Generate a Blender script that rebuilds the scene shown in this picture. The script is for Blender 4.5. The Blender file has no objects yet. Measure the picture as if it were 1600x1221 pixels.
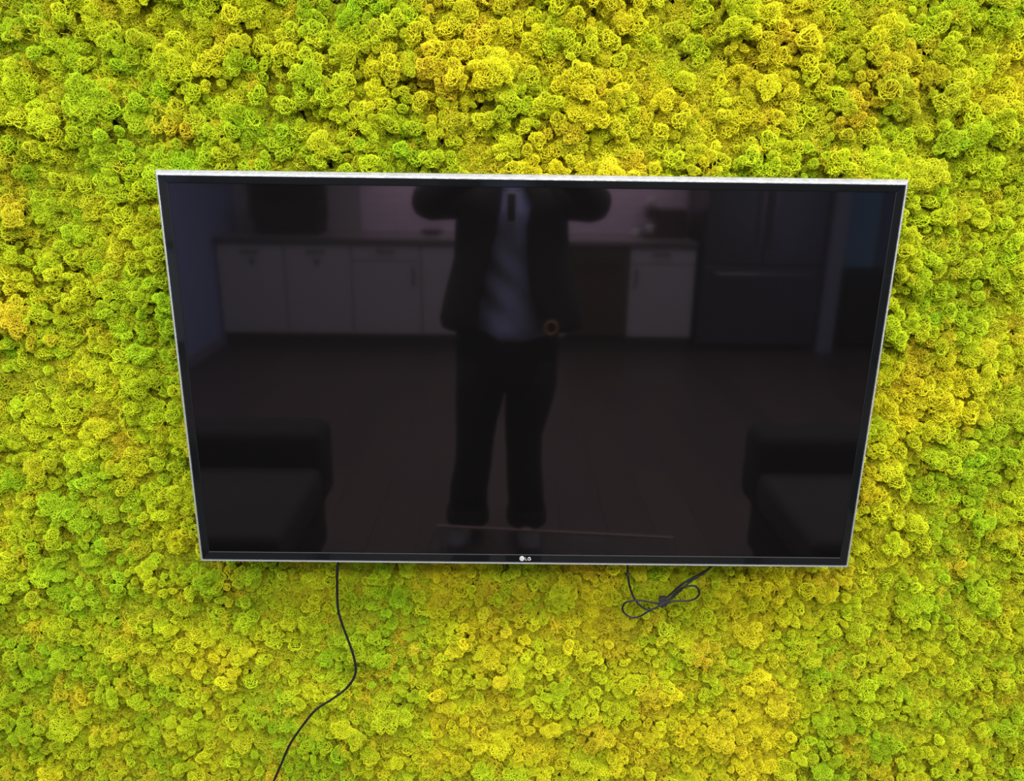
import bpy, bmesh, math, random
import numpy as np
from mathutils import Vector, Matrix, noise
random.seed(7); RNG = np.random.default_rng(11)
S = bpy.context.scene; COL = S.collection; PI = math.pi; R = math.radians

# ------------------------------------------------------------------ camera
cam_d = bpy.data.cameras.new('camera'); cam = bpy.data.objects.new('camera', cam_d); COL.objects.link(cam)
cam_d.sensor_width = 36; cam_d.lens = 36 * 1198.53 / 1600; cam_d.clip_start = 0.01; cam_d.clip_end = 100
CAM = Vector((-0.0391, -1.3001, 1.52))
p_, y_, r_ = 0.29498, 0.0071375, 0.013453
fw = Vector((math.sin(y_) * math.cos(p_), math.cos(y_) * math.cos(p_), -math.sin(p_)))
rt = Vector((math.cos(y_), -math.sin(y_), 0)); up = rt.cross(fw)
rt2 = rt * math.cos(r_) + up * math.sin(r_); up2 = -rt * math.sin(r_) + up * math.cos(r_)
cam.matrix_world = Matrix(((rt2.x, up2.x, -fw.x, CAM.x), (rt2.y, up2.y, -fw.y, CAM.y), (rt2.z, up2.z, -fw.z, CAM.z), (0, 0, 0, 1)))
S.camera = cam

# ------------------------------------------------------------------ light and exposure
S.view_settings.view_transform = 'Standard'; S.view_settings.look = 'None'
S.view_settings.gamma = 1; S.view_settings.exposure = 0.0; S.view_settings.use_curve_mapping = False
W = bpy.data.worlds.new('sky'); S.world = W; W.use_nodes = True
W.node_tree.nodes['Background'].inputs[0].default_value = (0.62, 0.78, 1.0, 1)
W.node_tree.nodes['Background'].inputs[1].default_value = 1.6

def area(name, loc, rot, sx, sy, power, col):
    d = bpy.data.lights.new(name, 'AREA'); d.shape = 'RECTANGLE'; d.size = sx; d.size_y = sy; d.energy = power; d.color = col
    o = bpy.data.objects.new(name, d); o.location = loc; o.rotation_euler = rot; COL.objects.link(o); return o
ADDED_LAMPS = [(x, y) for y in (-0.95, -2.3, -3.75) for x in (-1.2, 0.25, 1.7)]  # added ceiling panels, never in view, put in to light the room
POW = {-0.95: 40, -2.3: 50, -3.75: 24}
for i, (x, y) in enumerate(ADDED_LAMPS):
    area('added_ceiling_fill', (x, y, 2.565), (0, 0, 0), 1.15, 0.55, POW[y], (1.0, 0.965, 0.93))
# added side light, set in two unseen windows put in for it
area('added_window_light', (-2.46, -1.5, 1.35), (0, R(-90), 0), 1.7, 1.8, 10, (0.80, 0.89, 1.0))
area('added_window_light', (3.26, -1.5, 1.35), (0, R(90), 0), 1.7, 1.8, 30, (0.80, 0.89, 1.0))
# strip lamps below the kitchen wall cabinets
area('under_cabinet_light', (0.09, -5.30, 1.475), (R(-14), 0, 0), 2.6, 0.05, 14, (1.0, 0.80, 0.76))

# ------------------------------------------------------------------ helpers
def mat(name, base, rough=0.5, metal=0.0, spec=0.5, tint=None, ior=1.5, nscale=None, namt=0.0, bump=0.0, stretch=(1, 1, 1), coat=0, sheen=0, alpha=None, trans=0):
    m = bpy.data.materials.new(name); m.use_nodes = True; nt = m.node_tree; N = nt.nodes; L = nt.links
    b = N['Principled BSDF']; b.inputs['Base Color'].default_value = (*base, 1); b.inputs['Roughness'].default_value = rough
    b.inputs['Metallic'].default_value = metal; b.inputs['Specular IOR Level'].default_value = spec; b.inputs['IOR'].default_value = ior
    if tint: b.inputs['Specular Tint'].default_value = (*tint, 1)
    b.inputs['Coat Weight'].default_value = coat; b.inputs['Sheen Weight'].default_value = sheen
    b.inputs['Transmission Weight'].default_value = trans
    if nscale:
        tc = N.new('ShaderNodeTexCoord'); mp = N.new('ShaderNodeMapping'); mp.inputs['Scale'].default_value = stretch
        nz = N.new('ShaderNodeTexNoise'); nz.inputs['Scale'].default_value = nscale; nz.inputs['Detail'].default_value = 4
        L.new(tc.outputs['Object'], mp.inputs[0]); L.new(mp.outputs[0], nz.inputs[0])
        if namt:
            mx = N.new('ShaderNodeMix'); mx.data_type = 'RGBA'
            mx.inputs[6].default_value = (*[c * (1 - namt) for c in base], 1); mx.inputs[7].default_value = (*[min(1, c * (1 + namt)) for c in base], 1)
            L.new(nz.outputs[0], mx.inputs[0]); L.new(mx.outputs[2], b.inputs['Base Color'])
        if bump:
            bp = N.new('ShaderNodeBump'); bp.inputs['Strength'].default_value = bump; bp.inputs['Distance'].default_value = 0.01
            L.new(nz.outputs[0], bp.inputs['Height']); L.new(bp.outputs[0], b.inputs['Normal'])
    return m

def link(name, me, m=None, parent=None, smooth=False):
    if m: me.materials.append(m)
    if smooth:
        for p in me.polygons: p.use_smooth = True
    o = bpy.data.objects.new(name, me); COL.objects.link(o)
    if parent: o.parent = parent
    return o
def from_bm(name, bm, m=None, parent=None, smooth=False):
    bmesh.ops.recalc_face_normals(bm, faces=bm.faces)
    me = bpy.data.meshes.new(name); bm.to_mesh(me); bm.free(); return link(name, me, m, parent, smooth)
def thing(name, label, cat, loc=(0, 0, 0), group=None):
    o = bpy.data.objects.new(name, None); o.location = loc; COL.objects.link(o); o.empty_display_size = 0.1
    return tag(o, label, cat, group)
def tag(o, label, cat, group=None):
    o['label'] = label; o['category'] = cat
    if group: o['group'] = group
    return o
def struct(o): o['kind'] = 'structure'; return o
def bx(bm, x0, x1, y0, y1, z0, z1, bev=0.0, seg=2):
    n = len(bm.verts)
    v = [bm.verts.new((x, y, z)) for z in (z0, z1) for y in (y0, y1) for x in (x0, x1)]
    fs = [bm.faces.new([v[i] for i in q]) for q in ((0, 2, 3, 1), (4, 5, 7, 6), (0, 1, 5, 4), (2, 6, 7, 3), (0, 4, 6, 2), (1, 3, 7, 5))]
    if bev:
        es = list({e for f in fs for e in f.edges})
        bmesh.ops.bevel(bm, geom=es, offset=bev, segments=seg, profile=0.5, affect='EDGES')
def box(name, x0, x1, y0, y1, z0, z1, m, parent=None, bev=0.0, seg=2, smooth=False):
    bm = bmesh.new(); bx(bm, x0, x1, y0, y1, z0, z1, bev, seg); return from_bm(name, bm, m, parent, smooth)
def catmull(P, n=6):
    P = [Vector(p) for p in P]; Q = [P[0] * 2 - P[1]] + P + [P[-1] * 2 - P[-2]]; out = []
    for i in range(1, len(Q) - 2):
        for k in range(n):
            t = k / n; a, b, c, d = Q[i - 1:i + 3]
            out.append(0.5 * ((2 * b) + (c - a) * t + (2 * a - 5 * b + 4 * c - d) * t * t + (3 * b - a - 3 * c + d) * t ** 3))
    out.append(P[-1]); return out
def tube(bm, P, rad, seg=8, closed=False):
    P = [Vector(p) for p in P]; rings = []; N_ = None
    for i, p in enumerate(P):
        t = (P[min(i + 1, len(P) - 1)] - P[max(i - 1, 0)]).normalized()
        if N_ is None: N_ = t.orthogonal().normalized()
        N_ = (N_ - t * N_.dot(t)).normalized(); B = t.cross(N_)
        r = rad[i] if isinstance(rad, (list, tuple)) else rad
        rings.append([bm.verts.new(p + (N_ * math.cos(2 * PI * k / seg) + B * math.sin(2 * PI * k / seg)) * r) for k in range(seg)])
    for a, b in zip(rings, rings[1:]):
        for k in range(seg): bm.faces.new((a[k], a[(k + 1) % seg], b[(k + 1) % seg], b[k]))
    bm.faces.new(rings[0][::-1]); bm.faces.new(rings[-1])
def loft(bm, rings, closed=True, caps=True):
    V = [[bm.verts.new(p) for p in r] for r in rings]
    n = len(V[0])
    for a, b in zip(V, V[1:]):
        for k in range(n if closed else n - 1): bm.faces.new((a[k], a[(k + 1) % n], b[(k + 1) % n], b[k]))
    if caps and closed: bm.faces.new(V[0][::-1]); bm.faces.new(V[-1])
def cyl(bm, c, r, h, axis='z', seg=20, r2=None):
    a = {'x': Vector((1, 0, 0)), 'y': Vector((0, 1, 0)), 'z': Vector((0, 0, 1))}[axis]; c = Vector(c)
    u = a.orthogonal().normalized(); v = a.cross(u); r2 = r if r2 is None else r2
    loft(bm, [[c + a * t + (u * math.cos(2 * PI * k / seg) + v * math.sin(2 * PI * k / seg)) * q for k in range(seg)] for t, q in ((0, r), (h, r2))])

# ------------------------------------------------------------------ materials
M_wall = mat('wall_paint', (0.72, 0.74, 0.78), 0.7, nscale=60, bump=0.04)
M_wall_cool_lit = mat('cool_lit_wall', (0.28, 0.34, 0.62), 0.7, nscale=60, bump=0.04)  # white wall with the cool window light put into its colour
M_wall_back = mat('warm_grey_wall_paint', (0.36, 0.34, 0.38), 0.7, nscale=60, bump=0.04)
M_ceil = mat('ceiling_paint', (0.82, 0.82, 0.81), 0.8)
M_cab = mat('cabinet_paint', (0.44, 0.42, 0.47), 0.45)
M_toe = mat('toe_kick_black', (0.05, 0.045, 0.045), 0.6)
M_counter = mat('dark_counter', (0.33, 0.30, 0.32), 0.35, nscale=40, namt=0.2)
M_counter_edge = mat('counter_edge', (0.11, 0.10, 0.11), 0.4)
M_tile = mat('backsplash_tile', (0.66, 0.56, 0.74), 0.3, nscale=6, namt=0.06)
M_grout = mat('grout', (0.40, 0.35, 0.38), 0.8)
M_handle = mat('dark_bronze_handle', (0.05, 0.045, 0.045), 0.35, metal=0.8)
M_fridge = mat('black_stainless', (0.15, 0.15, 0.19), 0.28, metal=0.75, nscale=30, stretch=(1, 1, 0.03), namt=0.2)
M_black = mat('matte_black', (0.012, 0.012, 0.013), 0.55)
M_dw = mat('dishwasher_dark_brown', (0.09, 0.065, 0.05), 0.35)
M_fabric = mat('black_upholstery', (0.018, 0.018, 0.02), 0.9, nscale=300, bump=0.2)
M_seat_lit = mat('black_upholstery_lit', (0.045, 0.043, 0.048), 0.9, nscale=300, bump=0.2)  # same black cloth, lightened for the light falling on the seat top
M_trim = mat('white_trim', (0.24, 0.26, 0.36), 0.5)
M_door_blue_lit = mat('blue_lit_door', (0.30, 0.64, 0.96), 0.5)  # bluish light of the far recess put into the door colour
M_glass = mat('clear_glass', (0.9, 0.95, 0.95), 0.02, trans=1.0, ior=1.45)
M_alu = mat('window_frame_white', (0.75, 0.76, 0.78), 0.4)
M_board = mat('moss_backing_board', (0.050, 0.042, 0.010), 0.95, nscale=30, namt=0.4)

# ------------------------------------------------------------------ room shell
X0, X1, Y0, Y1, ZC = -2.40, 3.20, -5.50, 0.176, 2.60
# floor : dark boards running towards the moss wall
floor = struct(box('floor', X0, X1, Y0, Y1, -0.06, -0.012, M_black))
M_plank = []
for i, c in enumerate([(0.085, 0.064, 0.062), (0.092, 0.070, 0.066), (0.078, 0.061, 0.060), (0.098, 0.072, 0.068), (0.088, 0.067, 0.064)]):
    M_plank.append(mat('dark_wood_%s' % 'abcde'[i], c, 0.42, nscale=14, namt=0.35, stretch=(6, 0.6, 1), bump=0.03))
PW = 0.20; pm = []
for m in M_plank:
    bm = bmesh.new(); bx(bm, 0.0006, PW - 0.0006, 0.0006, 1.4125 - 0.0006, -0.012, 0, 0.0008, 1)
    me = bpy.data.meshes.new('floor_plank'); bm.to_mesh(me); bm.free(); me.materials.append(m); pm.append(me)
for i in range(28):
    off = [0, -0.7, -0.35, -1.05][i % 4]
    for j in range(5):
        ya = Y0 + off + j * 1.4125
        if ya > Y1 - 0.05: continue
        o = bpy.data.objects.new('floor_plank', random.choice(pm)); COL.objects.link(o); o.parent = floor
        lo = max(ya, Y0); hi = min(ya + 1.4125, Y1)
        o.location = (X0 + i * PW, lo, 0); o.scale = (1, (hi - lo) / 1.4125, 1)
struct(box('ceiling', X0, X1, Y0, Y1, ZC, ZC + 0.08, M_ceil))
struct(box('wall_front', X0, X1, Y1, Y1 + 0.12, 0, ZC, M_wall))
wall_back = struct(box('wall_back', X0, X1, Y0 - 0.12, Y0, 0, ZC, M_wall_back))
def side_wall(name, xa, xb, m):
    bm = bmesh.new(); wy0, wy1, wz0, wz1 = -2.4, -0.6, 0.5, 2.2
    for a in ((Y0, wy0, 0, ZC), (wy1, Y1, 0, ZC), (wy0, wy1, 0, wz0), (wy0, wy1, wz1, ZC)): bx(bm, xa, xb, *a)
    return struct(from_bm(name, bm, m))
side_wall('wall_left', X0 - 0.12, X0, M_wall_cool_lit); side_wall('wall_right', X1, X1 + 0.12, M_wall_cool_lit)
def added_window(name, x):  # added windows, out of view, put in to carry the side light
    bm = bmesh.new(); a, b = -2.4, -0.6; c, d = 0.5, 2.2; t = 0.05
    for q in ((a, a + t, c, d), (b - t, b, c, d), (a, b, c, c + t), (a, b, d - t, d), ((a + b) / 2 - t / 2, (a + b) / 2 + t / 2, c, d)): bx(bm, x - 0.03, x + 0.03, *q)
    w = struct(from_bm(name, bm, M_alu))
    box('window_sill', x - 0.08, x + 0.08, a - 0.03, b + 0.03, c - 0.03, c, M_alu, w, 0.004)
added_window('added_window_1', X0 - 0.01); added_window('added_window_2', X1 + 0.01)
for nm, a in (('baseboard_left', (X0, X0 + 0.014, Y0, Y1)), ('baseboard_right', (X1 - 0.014, X1, Y0, Y1))):
    struct(box(nm, *a, 0, 0.09, M_trim, None, 0.004))

# backsplash tiles
tb = bmesh.new(); bx(tb, 0, 0.296, 0, 0.008, 0, 0.071, 0.0015, 1); tme = bpy.data.meshes.new('tile'); tb.to_mesh(tme); tb.free(); tme.materials.append(M_tile)
box('grout_bed', -1.32, 1.50, Y0, Y0 + 0.004, 0.89, 1.49, M_grout, wall_back)
for r in range(8):
    x = -1.32 - (0.15 if r % 2 else 0)
    while x < 1.49:
        a, b = max(x, -1.32), min(x + 0.296, 1.50)
        if b - a > 0.02:
            o = bpy.data.objects.new('tile', tme); COL.objects.link(o); o.parent = wall_back
            o.location = (a, Y0 + 0.003, 0.8915 + r * 0.075); o.scale = ((b - a) / 0.296, 1, 1)
        x += 0.30

# ------------------------------------------------------------------ television
TV_T, TV_B, HW = 1.4937, 0.7771, 0.6185
M_silver = mat('silver_trim', (0.57, 0.58, 0.60), 0.36, metal=0.72, nscale=150, bump=0.20, namt=0.14, stretch=(1, 0.3, 0.6))
M_bezel = mat('piano_black_bezel', (0.004, 0.0045, 0.005), 0.04, spec=0.38, tint=(0.85, 1.0, 1.0))
M_lip = mat('black_inner_lip', (0.004, 0.004, 0.004), 0.45, spec=0.3)
M_screen = mat('black_screen_glass', (0.0024, 0.0022, 0.0022), 0.044, spec=0.55, tint=(1.0, 0.88, 0.96))
M_case = mat('black_case_plastic', (0.02, 0.02, 0.021), 0.5, nscale=200, bump=0.1)
M_logo = mat('silver_logo', (0.58, 0.58, 0.59), 0.45, metal=0.3)
M_logo_dark = mat('logo_grey_line', (0.25, 0.25, 0.26), 0.5)
tv = thing('television', 'large black flat screen television with silver trim hung on the moss wall', 'television', (0, 0, (TV_T + TV_B) / 2))
TZ = (TV_T + TV_B) / 2; HH = (TV_T - TV_B) / 2
def frame_mesh(name, prof, m, smooth=False):   # prof: list of ((left,right,top,bottom) inset, y)
    bm = bmesh.new(); rings = []
    for (l, r, t, b), y in prof:
        rings.append([bm.verts.new(p) for p in ((-HW + l, y, -HH + b), (HW - r, y, -HH + b), (HW - r, y, HH - t), (-HW + l, y, HH - t))])
    for a, c in zip(rings, rings[1:]):
        for k in range(4): bm.faces.new((a[k], a[(k + 1) % 4], c[(k + 1) % 4], c[k]))
    return from_bm(name, bm, m, tv, smooth)
def u(v): return (v, v, v, v)
def q4(top, side, bot): return (side, side, top, bot)
frame_mesh('silver_trim_frame', [(u(0.003), 0.022), (u(0), 0.020), (u(0), 0.0065), (u(0.0006), 0.0052), (q4(0.0050, 0.0042, 0.0026), 0.0006), (q4(0.0058, 0.0048, 0.0032), 0.0), (q4(0.0084, 0.0058, 0.0054), 0.0), (q4(0.0086, 0.0060, 0.0056), 0.003)], M_silver)
frame_mesh('black_gap', [(q4(0.0084, 0.0058, 0.0054), 0.0030), (q4(0.0100, 0.0076, 0.0072), 0.0012)], M_lip)
a_ = (0.0185, 0.0185, 0.0195, 0.0205)
frame_mesh('bezel', [(q4(0.0096, 0.0072, 0.0068), 0.0030), (q4(0.0097, 0.0073, 0.0069), 0.0004), (q4(0.0103, 0.0079, 0.0075), 0.0), (a_, 0.0014), (tuple(v + 0.0004 for v in a_), 0.0020)], M_bezel)
frame_mesh('bezel_inner_edge', [(tuple(v + 0.0004 for v in a_), 0.0016), (tuple(v + 0.0014 for v in a_), 0.0022), (tuple(v + 0.0014 for v in a_), 0.0045)], M_lip)
box('screen', -HW + 0.016, HW - 0.016, 0.0030, 0.0055, -HH + 0.018, HH - 0.016, M_screen, tv)
box('rear_case', -HW + 0.004, HW - 0.004, 0.0065, 0.024, -HH + 0.004, HH - 0.004, M_case, tv, 0.003)
box('rear_housing', -0.44, 0.44, 0.0235, 0.055, -HH + 0.05, HH - 0.22, M_case, tv, 0.012, 3)
# logo
lg = bmesh.new(); lx, ly, lz = -0.0066, -0.0008, -HH + 0.0145
cyl(lg, (lx, 0.0, lz), 0.0046, 0.0030, 'y', 28)
bmesh.ops.translate(lg, vec=(0, -0.0012, 0), verts=lg.verts)
logo = from_bm('logo_disc', lg, M_logo, tv)
d = bmesh.new()
tube(d, [(lx + 0.0032 * math.cos(a), -0.0014, lz + 0.0032 * math.sin(a)) for a in [R(q) for q in range(75, 361, 15)]] + [(lx + 0.0005, -0.0014, lz)], 0.00028, 5)
tube(d, [(lx, -0.0014, lz + 0.0018), (lx, -0.0014, lz - 0.0015), (lx + 0.0010, -0.0014, lz - 0.0015)], 0.00028, 5)
cyl(d, (lx - 0.0014, -0.0016, lz + 0.0011), 0.0005, 0.0004, 'y', 8)
from_bm('logo_face_lines', d, M_logo_dark, tv)
def letter(name, strokes, ox):
    bm = bmesh.new()
    for P in strokes: tube(bm, [(ox + x, -0.0009, lz + z) for x, z in P], 0.00055, 6)
    from_bm(name, bm, M_logo, tv)
letter('logo_letter', [[(0, 0.0029), (0, -0.0027), (0.0030, -0.0027)]], lx + 0.0066)
letter('logo_letter', [[(0.0030 + 0.0029 * math.cos(R(q)), 0.0029 * math.sin(R(q))) for q in range(50, 346, 15)] + [(0.0059, 0.0), (0.0034, 0.0)]], lx + 0.0110)
# wall bracket behind
br = bmesh.new()
for x in (-0.2, 0.2): bx(br, x - 0.015, x + 0.015, 0.050, 0.075, -0.22, 0.2)
bx(br, -0.3, 0.3, 0.070, 0.129, -0.05, 0.05)
from_bm('wall_bracket', br, M_case, tv)

# ------------------------------------------------------------------ cables
M_cable = mat('black_cable', (0.010, 0.010, 0.011), 0.30, spec=0.35)
M_strap = mat('black_hook_strap', (0.012, 0.012, 0.012), 0.85, nscale=600, bump=0.4)
cl = [(-0.362, 0.045, 0.80), (-0.3700, 0.062, 0.75), (-0.3727, 0.060, 0.7315), (-0.3759, 0.062, 0.6848), (-0.3769, 0.063, 0.6403), (-0.3721, 0.065, 0.6057), (-0.3621, 0.065, 0.5692), (-0.3518, 0.062, 0.5338), (-0.3468, 0.061, 0.4979), (-0.3534, 0.061, 0.4709), (-0.3723, 0.063, 0.4435), (-0.4022, 0.064, 0.4174), (-0.438, 0.065, 0.3893), (-0.4694, 0.064, 0.3478), (-0.4989, 0.062, 0.3006), (-0.5224, 0.060, 0.2458), (-0.5448, 0.068, 0.1918), (-0.5602, 0.065, 0.1404), (-0.57, 0.03, 0.06), (-0.58, -0.02, 0.008), (-0.66, -0.05, 0.0045), (-0.80, -0.06, 0.0045)]
def twin(name, P, r, label):
    C_ = catmull(P, 7); bm = bmesh.new(); A, B = [], []
    for i, p in enumerate(C_):
        t = (C_[min(i + 1, len(C_) - 1)] - C_[max(i - 1, 0)]).normalized(); s = t.cross(Vector((0, 1, 0)))
        s = s.normalized() * r * 0.62 if s.length > 0.1 else Vector((r * 0.62, 0, 0))
        A.append(p + s); B.append(p - s)
    tube(bm, A, r, 8); tube(bm, B, r, 8)
    return tag(from_bm(name, bm, M_cable, None, True), label, 'cable')
twin('power_cable', cl, 0.00165, 'long thin black cable running down the moss from under the television to the floor')
cb = [(0.2061, 0.737), (0.2076, 0.7207), (0.2116, 0.7011), (0.2197, 0.6791), (0.2315, 0.6614), (0.2439, 0.6515), (0.2559, 0.6483), (0.2693, 0.6529), (0.2768, 0.6586), (0.2843, 0.6631), (0.2955, 0.6711), (0.3061, 0.6867), (0.3188, 0.699), (0.3321, 0.7035), (0.3439, 0.7025), (0.3516, 0.6916), (0.3506, 0.6805), (0.3425, 0.6716), (0.3272, 0.6669), (0.3077, 0.6656), (0.2923, 0.6621), (0.2807, 0.6597), (0.2687, 0.663), (0.2528, 0.6661), (0.2369, 0.6693), (0.2194, 0.6684), (0.2059, 0.6634), (0.2003, 0.6522), (0.2023, 0.641), (0.2117, 0.631), (0.2237, 0.6277), (0.2372, 0.6324), (0.2485, 0.6415), (0.2616, 0.6506), (0.2768, 0.6586), (0.2918, 0.6688), (0.3064, 0.6823), (0.3226, 0.7001), (0.3371, 0.7134), (0.3607, 0.7333)]
n = len(cb)
P = [(0.204, 0.045, 0.80)] + [(x, 0.060 - 0.006 * abs(math.sin(i * 0.33)), z) for i, (x, z) in enumerate(cb)] + [(0.40, 0.045, 0.785)]
bundle = twin('coiled_cable', P, 0.00135, 'short black cable folded into a bow of loops and strapped under the television')
C2 = catmull([(0.284, 0.0655, 0.6645), (0.2955, 0.066, 0.6745), (0.3061, 0.066, 0.6867), (0.3226, 0.066, 0.7030), (0.3400, 0.066, 0.7150), (0.3640, 0.060, 0.7360), (0.395, 0.045, 0.785)], 6)
bm = bmesh.new(); tube(bm, C2, 0.0023, 8); from_bm('cable_strand', bm, M_cable, bundle, True)
bm = bmesh.new(); bx(bm, -0.0062, 0.0062, -0.0055, 0.0055, -0.0090, 0.0090, 0.0018, 2)
bx(bm, -0.0080, 0.0020, -0.0070, -0.0050, -0.0070, 0.0085, 0.0006, 1)
st = from_bm('cable_strap', bm, M_strap, bundle); st.location = (0.2820, 0.0620, 0.6633); st.rotation_euler = (0, R(-8), 0); st.scale = (1.2, 1.1, 1.15)

# ------------------------------------------------------------------ moss
def moss_material(nm, k):
    m = bpy.data.materials.new(nm); m.use_nodes = True; nt = m.node_tree; N = nt.nodes; L = nt.links
    b = N['Principled BSDF']; b.inputs['Roughness'].default_value = 0.85; b.inputs['Specular IOR Level'].default_value = 0.05
    at = N.new('ShaderNodeAttribute'); at.attribute_type = 'INSTANCER'; at.attribute_name = 'tuft_color'
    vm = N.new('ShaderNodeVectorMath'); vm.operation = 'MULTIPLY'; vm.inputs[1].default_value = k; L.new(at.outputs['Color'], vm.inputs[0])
    L.new(vm.outputs[0], b.inputs['Base Color'])
    tr = N.new('ShaderNodeBsdfTranslucent'); L.new(vm.outputs[0], tr.inputs[0])
    mx = N.new('ShaderNodeMixShader'); mx.inputs[0].default_value = 0.12
    L.new(b.outputs[0], mx.inputs[1]); L.new(tr.outputs[0], mx.inputs[2]); L.new(mx.outputs[0], N['Material Output'].inputs[0]); return m
M_moss = moss_material('reindeer_moss', (1.10, 1.09, 0.9)); M_inner_shade = moss_material('reindeer_moss_inner_shade', (0.38, 0.33, 0.3))  # second one darkens core and inner layer: shade of the pits as colour

def ico(sub):
    bm = bmesh.new(); bmesh.ops.create_icosphere(bm, subdivisions=sub, radius=1)
    V = np.array([v.co[:] for v in bm.verts]); E = np.array([[e.verts[0].index, e.verts[1].index] for e in bm.edges])
    F = np.array([[v.index for v in f.verts] for f in bm.faces]); bm.free(); return V, E, F
ICO = {s: ico(s) for s in (2, 3, 4)}
def lobes(rng, k, spread, rr):
    c = []; 
    for i in range(k):
        a = rng.uniform(0, 2 * PI); t = rng.uniform(0, 1) ** 0.6 * spread
        c.append((math.cos(a) * t, math.sin(a) * t, rng.uniform(0.05, 0.45), rng.uniform(*rr)))
    return np.array(c)
def radial(D, Lb):
    best = np.full(len(D), 0.45)
    for x, y, z, r in Lb:
        c = np.array([x, y, z]); b = D @ c; q = b * b - (c @ c - r * r)
        t = np.where(q > 0, b + np.sqrt(np.maximum(q, 0)), 0); best = np.maximum(best, t)
    return best
def threads(V, E, keep, w, verts, faces, nrm):
    """three sided rods along edges"""
    a, b = V[E[keep, 0]], V[E[keep, 1]]; n = nrm[E[keep, 0]]
    d = b - a; d /= np.linalg.norm(d, axis=1)[:, None] + 1e-9
    s = np.cross(d, n); s /= np.linalg.norm(s, axis=1)[:, None] + 1e-9; t = np.cross(s, d)
    base = sum(len(v) for v in verts); m = len(a); ring = []
    for P, k in ((a, 0), (b, 0)):
        for ang in (90, 210, 330): ring.append(P + (s * math.cos(R(ang)) + t * math.sin(R(ang))) * w[:, None])
    verts.append(np.concatenate(ring))
    i = np.arange(m) + base
    for k in range(3):
        k2 = (k + 1) % 3; faces.append(np.stack([i + k * m, i + k2 * m, i + (3 + k2) * m, i + (3 + k) * m], 1))
def tuft(seed, sub, k, spread, rr, wd, drop, jit, prong, core):
    rng = np.random.default_rng(seed); Lb = lobes(rng, k, spread, rr); verts, faces = [], []
    for layer, (sb, sc, dr) in enumerate(((sub, 1.0, drop), (max(sub - 1, 2), 0.78, 0.05))):
        D, E, F = ICO[sb]; sp = np.linalg.norm(D[E[0, 0]] - D[E[0, 1]]); an = rng.uniform(0, 3)
        D = D @ np.array([[math.cos(an), 0, math.sin(an)], [0, 1, 0], [-math.sin(an), 0, math.cos(an)]])
        D2 = D + rng.normal(0, sp * jit, D.shape); D2 /= np.linalg.norm(D2, axis=1)[:, None]
        r = radial(D2, Lb) * sc * (1 + rng.normal(0, 0.05, len(D))); V = D2 * r[:, None]
        front = D[:, 2] > -0.3; keep = np.where(front[E[:, 0]] & front[E[:, 1]] & (rng.random(len(E)) > dr))[0]
        threads(V, E, keep, wd * rng.uniform(0.7, 1.4, len(keep)), verts, faces, D2)
        if layer == 0:      # at each knot a short twig outward and a stem inward
            idx = np.where(front & (rng.random(len(D)) < 0.85))[0]
            A = np.concatenate([V, V + (D2 + rng.normal(0, 0.5, D.shape)) * prong, V * 0.70 + rng.normal(0, 0.05, D.shape)])
            nn = len(D); E2 = np.concatenate([np.stack([idx, idx + nn], 1), np.stack([idx, idx + 2 * nn], 1)])
            N3 = np.concatenate([np.roll(D2, 1, axis=1)] * 3)
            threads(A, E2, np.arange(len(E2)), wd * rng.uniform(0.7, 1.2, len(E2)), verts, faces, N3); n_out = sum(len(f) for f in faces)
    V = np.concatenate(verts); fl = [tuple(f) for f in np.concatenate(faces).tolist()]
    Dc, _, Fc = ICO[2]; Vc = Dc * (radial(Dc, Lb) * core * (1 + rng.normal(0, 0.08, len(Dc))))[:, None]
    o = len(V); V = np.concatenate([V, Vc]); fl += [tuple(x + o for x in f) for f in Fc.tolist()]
    me = bpy.data.meshes.new('tuft'); me.from_pydata(V.tolist(), [], fl); me.materials.append(M_moss); me.materials.append(M_inner_shade)
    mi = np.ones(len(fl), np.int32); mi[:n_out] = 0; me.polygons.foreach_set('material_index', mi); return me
def spray(seed):
    """loose branching twigs seen in the gaps"""
    rng = np.random.default_rng(seed); bm = bmesh.new()
    def grow(p, d, l, r, lev):
        q = p + d * l; mid = p + d * l * 0.5 + Vector(rng.normal(0, 0.06, 3)) * l
        tube(bm, [p, mid, q], [r, r * 0.85, r * 0.7], 3)
        if lev: 
            for _ in range(2 + (rng.random() < 0.5)): grow(q, (d + Vector(rng.normal(0, 0.55, 3))).normalized(), l * 0.72, r * 0.75, lev - 1)
    for _ in range(9): grow(Vector(rng.normal(0, 0.25, 3)), Vector((rng.normal(0, 0.8), rng.normal(0, 0.8), 0.8)).normalized(), 0.42, 0.034, 3)
    me = bpy.data.meshes.new('spray'); bm.to_mesh(me); bm.free(); me.materials.append(M_moss); return me
TCOL = bpy.data.collections.new('moss_tufts')
protos = []
for s in range(6): protos.append(tuft(100 + s, 3, 6 + s % 4, 0.62, (0.36, 0.60), 0.027, 0.06, 0.26, 0.10, 0.66))      # ordinary lobed tufts
for s in range(4): protos.append(tuft(200 + s, 4, 13 + s, 0.78, (0.24, 0.44), 0.0165, 0.08, 0.28, 0.06, 0.68))           # big cauliflower heads
for s in range(3): protos.append(tuft(300 + s, 3, 4, 0.35, (0.50, 0.74), 0.034, 0.25, 0.26, 0.13, 0.60))                # small round buttons
for s in range(2): protos.append(spray(400 + s))
for i, me in enumerate(protos):
    TCOL.objects.link(bpy.data.objects.new('moss_tuft_%02d' % i, me))

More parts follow.
